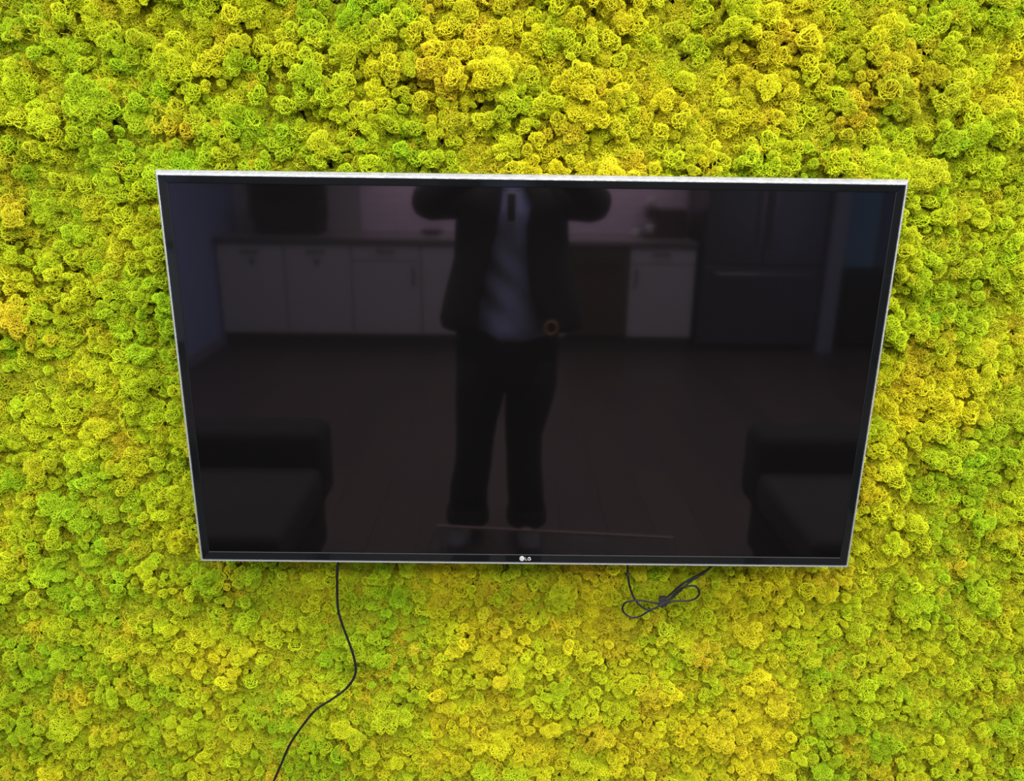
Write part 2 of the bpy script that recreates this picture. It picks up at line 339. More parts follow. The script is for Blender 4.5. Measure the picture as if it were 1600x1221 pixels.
def fbm(x, z, f, seed):
    o = seed * 17.3
    return np.array([noise.noise(Vector((a * f + o, b * f - o, o))) for a, b in zip(x, z)])
def gn_tree():
    g = bpy.data.node_groups.new('moss_scatter', 'GeometryNodeTree')
    g.interface.new_socket('Geometry', in_out='INPUT', socket_type='NodeSocketGeometry'); g.interface.new_socket('Geometry', in_out='OUTPUT', socket_type='NodeSocketGeometry')
    N = g.nodes; L = g.links; i = N.new('NodeGroupInput'); o = N.new('NodeGroupOutput')
    ci = N.new('GeometryNodeCollectionInfo'); ci.inputs['Collection'].default_value = TCOL; ci.inputs['Separate Children'].default_value = True; ci.inputs['Reset Children'].default_value = True
    ip = N.new('GeometryNodeInstanceOnPoints'); ip.inputs['Pick Instance'].default_value = True
    def na(t, n): a = N.new('GeometryNodeInputNamedAttribute'); a.data_type = t; a.inputs[0].default_value = n; return a.outputs[0]
    e = N.new('FunctionNodeEulerToRotation'); L.new(na('FLOAT_VECTOR', 'tuft_rot'), e.inputs[0])
    L.new(i.outputs[0], ip.inputs['Points']); L.new(ci.outputs[0], ip.inputs['Instance']); L.new(na('INT', 'tuft_kind'), ip.inputs['Instance Index'])
    L.new(e.outputs[0], ip.inputs['Rotation']); L.new(na('FLOAT_VECTOR', 'tuft_scale'), ip.inputs['Scale']); L.new(ip.outputs[0], o.inputs[0]); return g
GN = gn_tree()
PAL = {'lime': (0.52, 0.60, 0.018), 'green': (0.30, 0.50, 0.016), 'yellow': (0.66, 0.61, 0.020), 'olive': (0.42, 0.40, 0.016), 'gold': (0.66, 0.47, 0.028), 'brown': (0.36, 0.22, 0.030)}
PAL = {k: np.array(v) for k, v in PAL.items()}
def moss(name, xa, xb, green, gold, label):
    sp = 0.0150; xs = np.arange(xa + sp / 2, xb, sp); zs = np.arange(0.01, 2.59, sp)
    X, Z = np.meshgrid(xs, zs); X = X.ravel(); Z = Z.ravel(); n = len(X)
    X = np.concatenate([X, X + sp / 2]); Z = np.concatenate([Z, Z + sp / 2]); base = np.arange(2 * n) >= n; n = 2 * n
    X = X + RNG.uniform(-0.5, 0.5, n) * sp; Z = Z + RNG.uniform(-0.5, 0.5, n) * sp
    X = np.clip(X, xa, xb); Z = np.clip(Z, 0.006, 2.59)
    big = fbm(X, Z, 6, 1); mid = fbm(X, Z, 18, 2); hue = fbm(X, Z, 5, 3) + 0.6 * fbm(X, Z, 14, 4); dry = fbm(X, Z, 9, 5) + 0.6 * fbm(X, Z, 24, 6)
    upper = 1 / (1 + np.exp(-(Z - 0.80) / 0.05))                     # the upper rows are deeper and lumpier
    Y = Y1 - 0.052 - 0.012 * big * (0.6 + upper) - (0.025 + 0.004 * upper) * mid - RNG.uniform(-0.009, 0.010, n) - 0.004 * upper
    r = np.exp(RNG.normal(math.log(0.0148), 0.22, n)) * (0.90 + 0.16 * upper); r = np.clip(r, 0.010, 0.0185)
    kind = RNG.choice(13, n, p=[0.09] * 6 + [0.03] * 4 + [0.34 / 3] * 3)
    isbig = (kind >= 6) & (kind < 10); r = np.where(isbig, r * 1.45, r); r = np.where(kind >= 10, r * 0.60, r)
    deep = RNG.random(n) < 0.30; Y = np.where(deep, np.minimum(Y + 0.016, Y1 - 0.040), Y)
    sprk = RNG.random(n) < 0.05; kind = np.where(sprk, RNG.integers(13, 15, n), kind); r = np.where(sprk, 0.018, r)
    jut = (RNG.random(n) < 0.08) & ~deep; Y = np.where(jut, Y - 0.010, Y); r = np.where(jut, r * 1.05, r)
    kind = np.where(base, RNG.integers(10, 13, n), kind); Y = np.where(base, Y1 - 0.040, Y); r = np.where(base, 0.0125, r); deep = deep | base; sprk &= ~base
    Y = np.where(Z < 0.85, np.maximum(Y, 0.069 + r * 0.95), Y)      # the lower rows are pressed flatter
    h = 0.85 * hue + green + RNG.normal(0, 0.06, n)
    g_ = np.clip(h / 0.7, 0, 1)[:, None]; y_w = np.clip(-h / 0.4, 0, 1)[:, None]
    c = PAL['lime'] * (1 - g_ - y_w) + PAL['green'] * g_ + PAL['yellow'] * y_w
    dd = dry + gold + RNG.normal(0, 0.10, n); t = np.clip((dd - 0.28) / 0.50, 0, 1)[:, None] * 0.85
    c = c * (1 - t) + (PAL['gold'] * 0.7 + PAL['olive'] * 0.3) * t
    ol = np.clip(RNG.normal(0.25, 0.15, n), 0, 1)[:, None]; c = c * (1 - ol) + PAL['olive'] * ol
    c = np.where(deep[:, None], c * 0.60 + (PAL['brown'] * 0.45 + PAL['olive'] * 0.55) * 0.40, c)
    c = np.where(sprk[:, None], c * 0.5 + PAL['gold'] * 0.5, c)
    c *= RNG.uniform(0.90, 1.08, n)[:, None]; c = np.clip(c, 0, 0.92)
    tilt = RNG.normal(0, 0.45, n); rot = np.stack([R(90) + tilt, RNG.uniform(-0.4, 0.4, n), RNG.normal(0, 0.4, n)], 1)
    # spin about the tuft's own axis first, then lay it outwards from the wall
    me = bpy.data.meshes.new(name); me.from_pydata(np.stack([X, Y, Z], 1).tolist(), [], [])
    rv = []; 
    from mathutils import Euler
    for a, s in zip(rot.tolist(), RNG.uniform(0, 2 * PI, n).tolist()):
        q = Euler(a).to_quaternion() @ Euler((0, 0, s)).to_quaternion(); rv.extend(q.to_euler()[:])
    me.attributes.new('tuft_rot', 'FLOAT_VECTOR', 'POINT').data.foreach_set('vector', rv)
    sc = r[:, None] * RNG.uniform(0.85, 1.2, (n, 3)); me.attributes.new('tuft_scale', 'FLOAT_VECTOR', 'POINT').data.foreach_set('vector', sc.ravel())
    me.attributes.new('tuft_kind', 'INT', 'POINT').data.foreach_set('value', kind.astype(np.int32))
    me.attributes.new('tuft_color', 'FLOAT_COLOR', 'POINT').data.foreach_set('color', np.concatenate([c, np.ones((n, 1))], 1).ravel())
    o = link(name, me); md = o.modifiers.new('scatter', 'NODES'); md.node_group = GN
    tag(o, label, 'moss'); o['kind'] = 'stuff'; return o
bb = tag(box('backing_board', X0, X1, Y1 - 0.035, Y1, 0.0, 2.60, M_board), 'dark board behind the preserved moss, seen in the gaps between tufts', 'board')
moss('preserved_moss', X0 + 0.01, -0.20, 0.40, -0.14, 'bright green preserved reindeer moss left of the upright seam under the television')
moss('preserved_moss', -0.20, 0.605, -0.06, 0.12, 'yellow and golden preserved reindeer moss in the middle, around the folded cable')
moss('preserved_moss', 0.605, X1 - 0.01, 0.22, 0.0, 'yellow green preserved reindeer moss right of the television, with greener patches')

# ------------------------------------------------------------------ kitchen at the far end, mirrored in the screen
CF = -4.90
def handle_h(x, z, parent, l=0.14, name='handle'):
    bm = bmesh.new(); tube(bm, [(x - l / 2, CF + 0.03, z), (x + l / 2, CF + 0.03, z)], 0.006, 8)
    for s in (-1, 1): tube(bm, [(x + s * l * 0.4, CF, z), (x + s * l * 0.4, CF + 0.03, z)], 0.005, 6)
    from_bm(name, bm, M_handle, parent, True)
def handle_v(x, z, parent, l=0.16):
    bm = bmesh.new(); tube(bm, [(x, CF + 0.03, z - l / 2), (x, CF + 0.03, z + l / 2)], 0.006, 8)
    for s in (-1, 1): tube(bm, [(x, CF, z + s * l * 0.4), (x, CF + 0.03, z + s * l * 0.4)], 0.005, 6)
    from_bm('handle', bm, M_handle, parent, True)
def cabinet(xa, xb, label, drawer, handles, knobs=()):
    t = thing('base_cabinet', label, 'cabinet', (0, 0, 0), 'white base cabinets along the kitchen wall')
    box('body', xa + 0.002, xb - 0.002, Y0 + 0.012, CF - 0.02, 0.10, 0.85, M_cab, t)
    box('toe_kick', xa + 0.002, xb - 0.002, CF - 0.08, CF - 0.065, 0.0, 0.10, M_toe, t)
    zt = 0.835
    if drawer:
        dwr = box('drawer', xa + 0.006, xb - 0.006, CF - 0.02, CF, 0.715, zt, M_cab, t, 0.002); zt = 0.705
    doors = [(xa + 0.006, xb - 0.006)] if xb - xa < 0.62 else [(xa + 0.006, (xa + xb) / 2 - 0.003), ((xa + xb) / 2 + 0.003, xb - 0.006)]
    fronts = [(a, b, 0.115, zt, box('door', a, b, CF - 0.02, CF, 0.115, zt, M_cab, t, 0.002)) for a, b in doors]
    if drawer: fronts.append((xa, xb, 0.715, 0.9, dwr))
    def front(x, z): return [f[4] for f in fronts if f[0] <= x <= f[1] and f[2] <= z <= f[3]][0]
    for k, x, z in handles: (handle_h if k == 'h' else handle_v)(x, z, front(x, z))
    for x, z in knobs:
        bm = bmesh.new(); cyl(bm, (x, CF, z), 0.011, 0.022, 'y', 14, 0.017); from_bm('knob', bm, M_handle, front(x, z))
    return t
cabinet(X0 + 0.02, -1.84, 'white base cabinet in the corner by the left wall, mirrored leftmost in the screen', False, [('h', -2.107, 0.778)], [(-2.09, 0.70)])
cabinet(-1.84, -1.304, 'white base cabinet with a dark knob, mirrored second from the left in the screen', False, [('h', -1.579, 0.783)], [(-1.575, 0.70)])
cabinet(-1.304, -0.742, 'white drawer cabinet where the lit tiles begin, mirrored left of the person', True, [('h', -1.02, 0.79), ('v', -0.80, 0.60)])
cabinet(-0.742, 0.441, 'wide white sink cabinet mirrored behind the standing person', False, [('v', -0.20, 0.6), ('v', -0.10, 0.6)])
cabinet(0.941, 1.475, 'white drawer cabinet between the dark dishwasher and the refrigerator', True, [('h', 1.19, 0.79), ('v', 0.995, 0.60)])
dw = thing('dishwasher', 'dark brown dishwasher mirrored right of the standing person', 'dishwasher')
box('body', 0.446, 0.936, Y0 + 0.012, CF - 0.02, 0.10, 0.85, M_dw, dw); box('door', 0.449, 0.933, CF - 0.02, CF + 0.004, 0.12, 0.74, M_dw, dw, 0.004); dwd = bpy.context.scene.collection.objects[-1]
box('control_panel', 0.449, 0.933, CF - 0.02, CF + 0.004, 0.75, 0.84, M_dw, dw, 0.003); box('toe_kick', 0.446, 0.936, CF - 0.08, CF - 0.065, 0, 0.10, M_toe, dw)
bm = bmesh.new(); tube(bm, [(0.50, CF + 0.004, 0.71), (0.50, CF + 0.04, 0.71), (0.88, CF + 0.04, 0.71), (0.88, CF + 0.004, 0.71)], 0.007, 8); from_bm('handle', bm, M_handle, dwd)
ct = thing('countertop', 'long pale countertop with dark front edge along the kitchen wall', 'countertop')
box('slab', X0 + 0.015, 1.480, Y0 + 0.012, CF + 0.005, 0.852, 0.888, M_counter, ct); box('front_edge', X0 + 0.015, 1.480, CF + 0.005, CF + 0.03, 0.846, 0.888, M_counter_edge, ct, 0.003)
for i, (a, b) in enumerate(((-1.30, -0.37), (-0.37, 0.56), (0.56, 1.49))):
    w = thing('wall_cabinet', ('white wall cabinet left of three above the lit tiles', 'white wall cabinet in the middle above the lit tiles', 'white wall cabinet next to the refrigerator above the lit tiles')[i], 'cabinet', (0, 0, 0), 'wall cabinets over the counter')
    box('body', a + 0.002, b - 0.002, Y0 + 0.001, Y0 + 0.33, 1.50, 2.25, M_cab, w)
    for q in (0, 1):
        m_ = (a + b) / 2; box('door', (a + 0.004, m_ + 0.002)[q], (m_ - 0.002, b - 0.004)[q], Y0 + 0.33, Y0 + 0.35, 1.50, 2.25, M_cab, w, 0.002)
# refrigerator
fr = thing('refrigerator', 'dark stainless refrigerator with freezer drawer at the right of the kitchen', 'refrigerator')
FX0, FX1, FY = 1.525, 2.475, -4.86
box('body', FX0, FX1, Y0 + 0.03, FY - 0.06, 0.03, 1.80, M_fridge, fr); box('base_grille', FX0 + 0.02, FX1 - 0.02, FY - 0.09, FY - 0.05, 0.0, 0.055, M_black, fr)
mx_ = (FX0 + FX1) / 2
for a, b in ((FX0, mx_ - 0.003), (mx_ + 0.003, FX1)):
    box('door', a, b, FY - 0.055, FY, 0.725, 1.80, M_fridge, fr, 0.008)
FD = [o for o in fr.children if o.name.startswith('door')]
fz = box('freezer_drawer', FX0, FX1, FY - 0.055, FY, 0.07, 0.712, M_fridge, fr, 0.008)
M_fh = mat('refrigerator_handle', (0.42, 0.42, 0.48), 0.4, metal=0.5)
for x in (mx_ - 0.05, mx_ + 0.05):
    bm = bmesh.new(); tube(bm, [(x, FY, 0.86), (x, FY + 0.05, 0.88), (x, FY + 0.05, 1.65), (x, FY, 1.67)], 0.012, 10); from_bm('handle', bm, M_fh, FD[0 if x < mx_ else 1], True)
bm = bmesh.new(); tube(bm, [(FX0 + 0.10, FY, 0.655), (FX0 + 0.11, FY + 0.05, 0.655), (FX1 - 0.11, FY + 0.05, 0.655), (FX1 - 0.10, FY, 0.655)], 0.010, 10); from_bm('handle', bm, M_fh, fz, True)
# pilaster, door coloured as if blue-lit, dark sideboard
struct(box('trim_1', 2.525, 2.645, Y0, -4.86, 0, ZC, M_trim, None, 0.004))
dj = struct(box('door_1', 2.68, 3.17, Y0 + 0.005, Y0 + 0.045, 0.005, 2.1, M_door_blue_lit, None, 0.002))
for z0, z1 in ((0.15, 0.95), (1.05, 1.95)): box('door_panel', 2.76, 3.09, Y0 + 0.045, Y0 + 0.052, z0, z1, M_door_blue_lit, dj, 0.003)
sb = thing('sideboard', 'low dark sideboard standing by the far door beyond the refrigerator', 'sideboard')
box('body', 2.74, 3.17, -5.40, -4.95, 0.06, 0.62, M_black, sb, 0.004); box('top', 2.73, 3.18, -5.41, -4.93, 0.62, 0.645, M_black, sb, 0.003)
for z in (0.08, 0.35): box('drawer', 2.755, 3.155, -4.95, -4.935, z, z + 0.25, M_black, sb, 0.003)
# dark framed picture on the left part of the wall
M_picf = mat('dark_picture_frame', (0.10, 0.09, 0.095), 0.5); M_pic = mat('dark_picture', (0.018, 0.013, 0.013), 0.5, nscale=3, namt=0.5)
pc = thing('wall_picture', 'dark framed picture hanging above the counter at the left of the kitchen', 'picture')
box('frame', -2.28, -1.60, Y0 + 0.001, Y0 + 0.02, 0.985, 1.60, M_picf, pc, 0.003); box('canvas', -2.25, -1.63, Y0 + 0.018, Y0 + 0.024, 1.015, 1.57, M_pic, pc)
mo = thing('shadow_box', 'black box standing in for the shadow below the dark picture', 'oven')  # dark box added where the picture's shadow falls
box('body', -2.12, -1.60, -5.42, -5.12, 0.90, 1.16, M_black, mo, 0.008); box('door', -2.11, -1.74, -5.12, -5.105, 0.91, 1.15, M_pic, mo, 0.004); box('control_panel', -1.735, -1.61, -5.12, -5.11, 0.91, 1.15, M_black, mo, 0.002)
for x in (-2.08, -1.64): box('foot', x - 0.015, x + 0.015, -5.38, -5.16, 0.888, 0.90, M_black, mo)
# things on the counter
M_dish = mat('dark_dish', (0.06, 0.05, 0.055), 0.4)
dt = bmesh.new(); loft(dt, [[(math.cos(a) * r - 0.69, math.sin(a) * r * 0.75 - 5.32, z) for a in [2 * PI * k / 24 for k in range(24)]] for r, z in ((0.05, 0.889), (0.09, 0.91), (0.105, 0.925), (0.095, 0.923), (0.05, 0.90))])
tag(from_bm('serving_dish', dt, M_dish, None, True), 'small dark dish lying on the lit counter left of the person', 'dish')
cm = thing('coffee_machine', 'dark coffee machine on the counter by the refrigerator', 'coffee machine')
M_cof = mat('dark_red_brown_plastic', (0.065, 0.03, 0.035), 0.35); M_white = mat('white_ceramic', (0.8, 0.76, 0.8), 0.3)
box('body', 1.20, 1.44, -5.44, -5.18, 0.90, 1.13, M_cof, cm, 0.012); box('head', 1.115, 1.21, -5.42, -5.20, 1.05, 1.14, M_cof, cm, 0.01)
box('drip_tray', 1.10, 1.21, -5.42, -5.18, 0.889, 0.925, M_cof, cm, 0.006); box('foot_plate', 1.21, 1.43, -5.43, -5.19, 0.888, 0.90, M_cof, cm)
bm = bmesh.new(); tube(bm, [(1.16, -5.30, 1.05), (1.16, -5.30, 1.025)], 0.012, 10); from_bm('spout', bm, M_handle, cm)
def cup(x, y, z, label):
    bm = bmesh.new(); prof = ((0.022, 0), (0.03, 0.004), (0.036, 0.05), (0.038, 0.07), (0.034, 0.07), (0.032, 0.05), (0.02, 0.008))
    loft(bm, [[(x + r * math.cos(2 * PI * k / 20), y + r * math.sin(2 * PI * k / 20), z + h) for k in range(20)] for r, h in prof])
    c = tag(from_bm('cup', bm, M_white, None, True), label, 'cup', 'white cups by the coffee machine')
    bm = bmesh.new(); tube(bm, [(x - 0.034 - 0.018 * math.sin(a), y, z + 0.038 + 0.018 * math.cos(a)) for a in [PI * k / 8 for k in range(9)]], 0.004, 6); from_bm('handle', bm, M_white, c, True)
cup(1.157, -5.28, 0.926, 'white cup standing under the spout of the coffee machine')
cup(1.03, -5.27, 0.889, 'white cup on the counter left of the coffee machine')
cup(1.165, -5.31, 1.141, 'white cup resting on top of the coffee machine')

# ------------------------------------------------------------------ lounge furniture
def lounge(xa, xb, label):
    t = thing('lounge_chair', label, 'chair', (0, 0, 0), 'black lounge chairs facing the television')
    box('base', xa + 0.02, xb - 0.02, -1.36, -0.74, 0.10, 0.30, M_fabric, t, 0.02, 3, True)
    box('seat', xa, xb, -1.27, -0.72, 0.30, 0.445, M_seat_lit, t, 0.035, 4, True)
    box('backrest', xa, xb, -1.45, -1.25, 0.28, 0.575, M_fabric, t, 0.04, 4, True)
    for x in (xa + 0.06, xb - 0.06):
        for y in (-1.32, -0.79):
            bm = bmesh.new(); cyl(bm, (x, y, 0), 0.014, 0.11, 'z', 12, 0.02); from_bm('leg', bm, M_handle, t)
lounge(-1.54, -0.70, 'black lounge chair with low back, mirrored at the lower left of the screen')
lounge(0.87, 1.71, 'black lounge chair with low back, mirrored at the lower right of the screen')
def pouf(xa, xb, label):
    t = thing('footstool', label, 'footstool', (0, 0, 0), 'black footstools before the lounge chairs')
    box('cushion', xa, xb, -0.70, -0.30, 0.20, 0.40, M_fabric, t, 0.035, 4, True); box('frame', xa + 0.02, xb - 0.02, -0.68, -0.32, 0.13, 0.20, M_black, t)
    for x in (xa + 0.05, xb - 0.05):
        for y in (-0.65, -0.35):
            bm = bmesh.new(); cyl(bm, (x, y, 0), 0.012, 0.135, 'z', 12, 0.018); from_bm('leg', bm, M_handle, t)
pouf(-1.30, -0.72, 'black footstool before the left lounge chair'); pouf(0.83, 1.40, 'black footstool before the right lounge chair')
# glass coffee table
gt = thing('glass_table', 'low rectangular glass table between the person and the moss wall', 'table', (0.09, -0.60, 0)); gt.rotation_euler = (0, 0, R(5))
M_tglass = mat('table_glass', (0.93, 0.97, 0.97), 0.02, trans=1.0, ior=1.05); M_edge_glint = mat('painted_edge_glint', (0.50, 0.37, 0.35), 0.3, metal=0.1)  # pinkish highlight on the table edge painted as the rim colour
box('glass_top', -0.365, 0.365, -0.225, 0.225, 0.412, 0.420, M_tglass, gt, 0.001, 1)
for a, b in ((-0.233, -0.2255), (0.2255, 0.233)): box('rim', -0.365, 0.365, a, b, 0.412, 0.420, M_edge_glint, gt)
for x in (-0.34, 0.34):
    for y in (-0.2, 0.2):
        bm = bmesh.new(); cyl(bm, (x, y, 0), 0.008, 0.411, 'z', 12); from_bm('leg', bm, M_tglass, gt)

# ------------------------------------------------------------------ added ceiling lamps, out of view
M_lampf = mat('lamp_frame_white', (0.8, 0.8, 0.8), 0.4)
rows = ('nearest the moss wall', 'in the middle row', 'nearest the kitchen'); cols = ('left', 'centre', 'right')
for i, (x, y) in enumerate(ADDED_LAMPS):
    t = thing('added_ceiling_panel', 'added unseen white framed fill light panel %s, %s' % (rows[i // 3], cols[i % 3]), 'ceiling light', (x, y, ZC), 'added fill light panels')
    bm = bmesh.new()
    for a in ((-0.6, 0.6, -0.30, -0.28), (-0.6, 0.6, 0.28, 0.30), (-0.6, -0.58, -0.28, 0.28), (0.58, 0.6, -0.28, 0.28)): bx(bm, *a, -0.035, 0.0)
    from_bm('frame', bm, M_lampf, t); box('diffuser', -0.58, 0.58, -0.28, 0.28, -0.028, -0.004, M_ceil, t)

# ------------------------------------------------------------------ the person taking the picture, mirrored in the screen
M_skin = mat('skin', (0.42, 0.25, 0.18), 0.55); M_jacket = mat('dark_jacket_cloth', (0.018, 0.014, 0.015), 0.85, nscale=200, bump=0.15)
M_shirt = mat('blue_shirt_cloth', (0.46, 0.50, 1.0), 0.8, nscale=9, bump=1.0, stretch=(1, 1, 0.35)); M_trs = mat('black_trouser_cloth', (0.010, 0.010, 0.010), 0.9, nscale=150, bump=0.15)
M_hair = mat('dark_hair', (0.02, 0.014, 0.01), 0.6, nscale=120, stretch=(1, 1, 0.1), bump=0.4); M_shoe = mat('grey_canvas', (0.13, 0.13, 0.16), 0.8); M_sole = mat('white_sole', (0.20, 0.20, 0.23), 0.6)
M_eye = mat('eye_white', (0.7, 0.7, 0.7), 0.2); M_bronze = mat('bronze_ring', (0.50, 0.26, 0.10), 0.45, metal=0.2)
person = thing('person', 'person in dark open jacket, blue shirt and black trousers holding up a phone', 'person', (-0.03, -1.60, 0))
# body frame relative to the root: +y faces the television
JOINT = {'pelvis': (0, 0, 0.90), 'spine': (0, -0.01, 1.05), 'chest': (0, -0.01, 1.24), 'top': (0, -0.02, 1.36), 'neck': (0, 0.0, 1.44), 'skull': (0, 0.02, 1.50)}
J = []; Rr = []; Ed = []
def jv(p, r, par=None):
    J.append(p); Rr.append(r if isinstance(r, tuple) else (r, r))
    if par is not None: Ed.append((par, len(J) - 1))
    return len(J) - 1
pel = jv((0, 0, 0.90), (0.135, 0.10)); spi = jv((0, -0.01, 1.05), (0.12, 0.09), pel); che = jv((0, -0.01, 1.22), (0.135, 0.10), spi); top = jv((0, -0.02, 1.36), (0.09, 0.08), che)
nk = jv((0, -0.005, 1.425), 0.052, top); hd0 = jv((0, 0.012, 1.50), 0.05, nk)
WR = {}
PH = Vector((0.0, 0.262, 1.515))     # phone centre relative to the root
for s in (-1, 1):
    h = jv((0.085 * s - 0.012, 0, 0.84), 0.088, pel)
    kx = -0.150 if s < 0 else 0.060
    k = jv((kx, 0.015, 0.47), 0.056, h); c = jv((kx - 0.01 * (s < 0), -0.015, 0.32), 0.052, k)
    an = jv((-0.165 if s < 0 else 0.073, -0.02, 0.10), 0.034, c); jv((-0.170 if s < 0 else 0.078, 0.10, 0.045), 0.03, an)
    sh = jv((0.165 * s, -0.02, 1.37), 0.060, top); e = jv((0.292 * s, 0.075, 1.375), 0.040, sh)
    w_ = jv((0.120 * s + 0.03, 0.215, 1.485), 0.026, e); WR[s] = Vector((0.120 * s + 0.03, 0.215, 1.485))
me = bpy.data.meshes.new('b'); me.from_pydata(J, Ed, []); tmp = bpy.data.objects.new('b', me); COL.objects.link(tmp)
sk = tmp.modifiers.new('s', 'SKIN'); sk.use_smooth_shade = True; sub = tmp.modifiers.new('u', 'SUBSURF'); sub.levels = sub.render_levels = 2
for i, v in enumerate(me.skin_vertices[0].data): v.radius = Rr[i]; v.use_root = (i == 0)
parts = bmesh.new()
def absorb(o):
    dg = bpy.context.evaluated_depsgraph_get(); ev = o.evaluated_get(dg); m2 = bpy.data.meshes.new_from_object(ev); parts.from_mesh(m2); bpy.data.objects.remove(o)
bpy.context.view_layer.update(); absorb(tmp)
# head: profile-shaped skull with brow, nose, chin and ears
hb = bmesh.new(); bmesh.ops.create_icosphere(hb, subdivisions=4, radius=1)
HC = Vector((0, 0.035, 1.555))
for v in hb.verts:
    x, y, z = v.co
    w = 0.074 * (1 - 0.22 * max(0, -z) ** 1.5); fy = 0.095 if y < 0 else 0.090
    px, py, pz = x * w, y * fy, z * 0.115
    if y > 0:
        py *= 1 - 0.10 * max(0, -z) ; py -= 0.010 * math.exp(-((z - 0.05) / 0.13) ** 2) * math.exp(-((abs(x) - 0.42) / 0.2) ** 2)
        py += 0.024 * math.exp(-(x / 0.14) ** 2) * math.exp(-((z + 0.20) / 0.16) ** 2)      # nose
        py += 0.008 * math.exp(-(x / 0.35) ** 2) * math.exp(-((z + 0.50) / 0.07) ** 2)      # lips
        py += 0.012 * math.exp(-(x / 0.35) ** 2) * math.exp(-((z + 0.85) / 0.14) ** 2)      # chin
    else: py *= 1 - 0.35 * max(0, -z)
    v.co = HC + Vector((px, py, pz))
hm = bpy.data.meshes.new('h'); hb.to_mesh(hm); hb.free(); parts.from_mesh(hm)
for s in (-1, 1):
    eb = bmesh.new(); bmesh.ops.create_icosphere(eb, subdivisions=2, radius=1)
    for v in eb.verts: v.co = HC + Vector((s * 0.078 + v.co.x * 0.012, -0.004 + v.co.y * 0.018, -0.008 + v.co.z * 0.032))
    em = bpy.data.meshes.new('e'); eb.to_mesh(em); eb.free(); parts.from_mesh(em)
# hands: palm wedge with four unequal fingers folded behind the phone and a thumb on the near side
for s in (-1, 1):
    w = WR[s]; palm = PH + Vector((s * 0.098, -0.004, -0.012))
    tube(parts, [w, (w + palm) / 2, palm, palm + Vector((-s * 0.002, 0.006, 0.030))], [0.026, 0.030, 0.034, 0.026], 10)
    for f, (dz, ln) in enumerate(((0.036, 0.040), (0.016, 0.046), (-0.006, 0.043), (-0.028, 0.034))):
        a = palm + Vector((s * 0.004, 0.010, dz)); b = PH + Vector((s * 0.092, 0.024, dz - 0.006)); c = PH + Vector((s * (0.092 - ln * 0.55), 0.021, dz - 0.004)); e_ = PH + Vector((s * (0.092 - ln), 0.0135, dz - 0.002))
        tube(parts, [a, b, c, e_], [0.0092, 0.0088, 0.0080, 0.0066], 8)
    a = palm + Vector((-s * 0.004, -0.006, -0.02)); tube(parts, [a, PH + Vector((s * 0.078, -0.022, -0.020)), PH + Vector((s * 0.058, -0.016, -0.006)), PH + Vector((s * 0.046, -0.012, 0.004))], [0.013, 0.011, 0.0095, 0.0075], 8)
body = from_bm('body', parts, M_skin, person, True)
rm = body.modifiers.new('r', 'REMESH'); rm.mode = 'VOXEL'; rm.voxel_size = 0.0045; rm.use_smooth_shade = True
for s in (-1, 1):
    bm = bmesh.new(); bmesh.ops.create_icosphere(bm, subdivisions=2, radius=0.0115); bmesh.ops.translate(bm, vec=HC + Vector((s * 0.031, 0.070, 0.006)), verts=bm.verts)
    e_ = from_bm('eye', bm, M_eye, person, True)
    bm = bmesh.new(); bmesh.ops.create_icosphere(bm, subdivisions=2, radius=0.0055); bmesh.ops.translate(bm, vec=HC + Vector((s * 0.031, 0.0775, 0.006)), verts=bm.verts); from_bm('iris', bm, M_black, e_, True)
hb = bmesh.new(); bmesh.ops.create_icosphere(hb, subdivisions=4, radius=1)
for v in list(hb.verts):
    x, y, z = v.co
    if (y > 0.15 and z < 0.50) or z < -0.55: hb.verts.remove(v); continue
    v.co = HC + Vector((x * 0.083, y * 0.102 - 0.004, z * 0.124 + 0.002)) + Vector((x, y, z)) * (0.004 * noise.noise(Vector((x * 9, y * 9, z * 2))))
o = from_bm('hair', hb, M_hair, person, True); sm = o.modifiers.new('t', 'SOLIDIFY'); sm.thickness = 0.012; sm.offset = -1
def ell(cx, cy, z, rx, ry, n=40, a0=0, a1=2 * PI, wob=0.0, ph=0):
    full = abs(a1 - a0 - 2 * PI) < 1e-6
    out = []
    for k in range(n):
        a = a0 + (a1 - a0) * k / (n if full else n - 1); w = 1 + wob * math.sin(5 * a + ph) + wob * 0.6 * math.sin(9 * a - ph * 1.7)
        out.append((cx + rx * w * math.cos(a), cy + ry * w * math.sin(a), z))
    return out
# shirt
SP = ((0.865, 0.175, 0.130), (0.90, 0.178, 0.135), (0.97, 0.168, 0.128), (1.08, 0.158, 0.125), (1.22, 0.170, 0.130), (1.33, 0.165, 0.115), (1.39, 0.115, 0.085), (1.425, 0.068, 0.066))
bm = bmesh.new(); rings = []
for i in range(43):
    z = 0.865 + 0.56 * i / 42; rx = float(np.interp(z, [q[0] for q in SP], [q[1] for q in SP])); ry = float(np.interp(z, [q[0] for q in SP], [q[2] for q in SP])); rg = []
    for k in range(72):
        a = 2 * PI * k / 72; x = math.cos(a)
        w = 1 + 0.035 * math.sin((z * 46 + x * 7.0)) * min(1, (1.43 - z) * 8) * (0.6 + 0.4 * math.sin(z * 13)) + 0.012 * math.sin(5 * a + z * 14)
        rg.append((rx * w * x, ry * w * math.sin(a), z))
    rings.append(rg)
loft(bm, rings, caps=False)
o = from_bm('shirt', bm, M_shirt, person, True); sm = o.modifiers.new('t', 'SOLIDIFY'); sm.thickness = 0.004
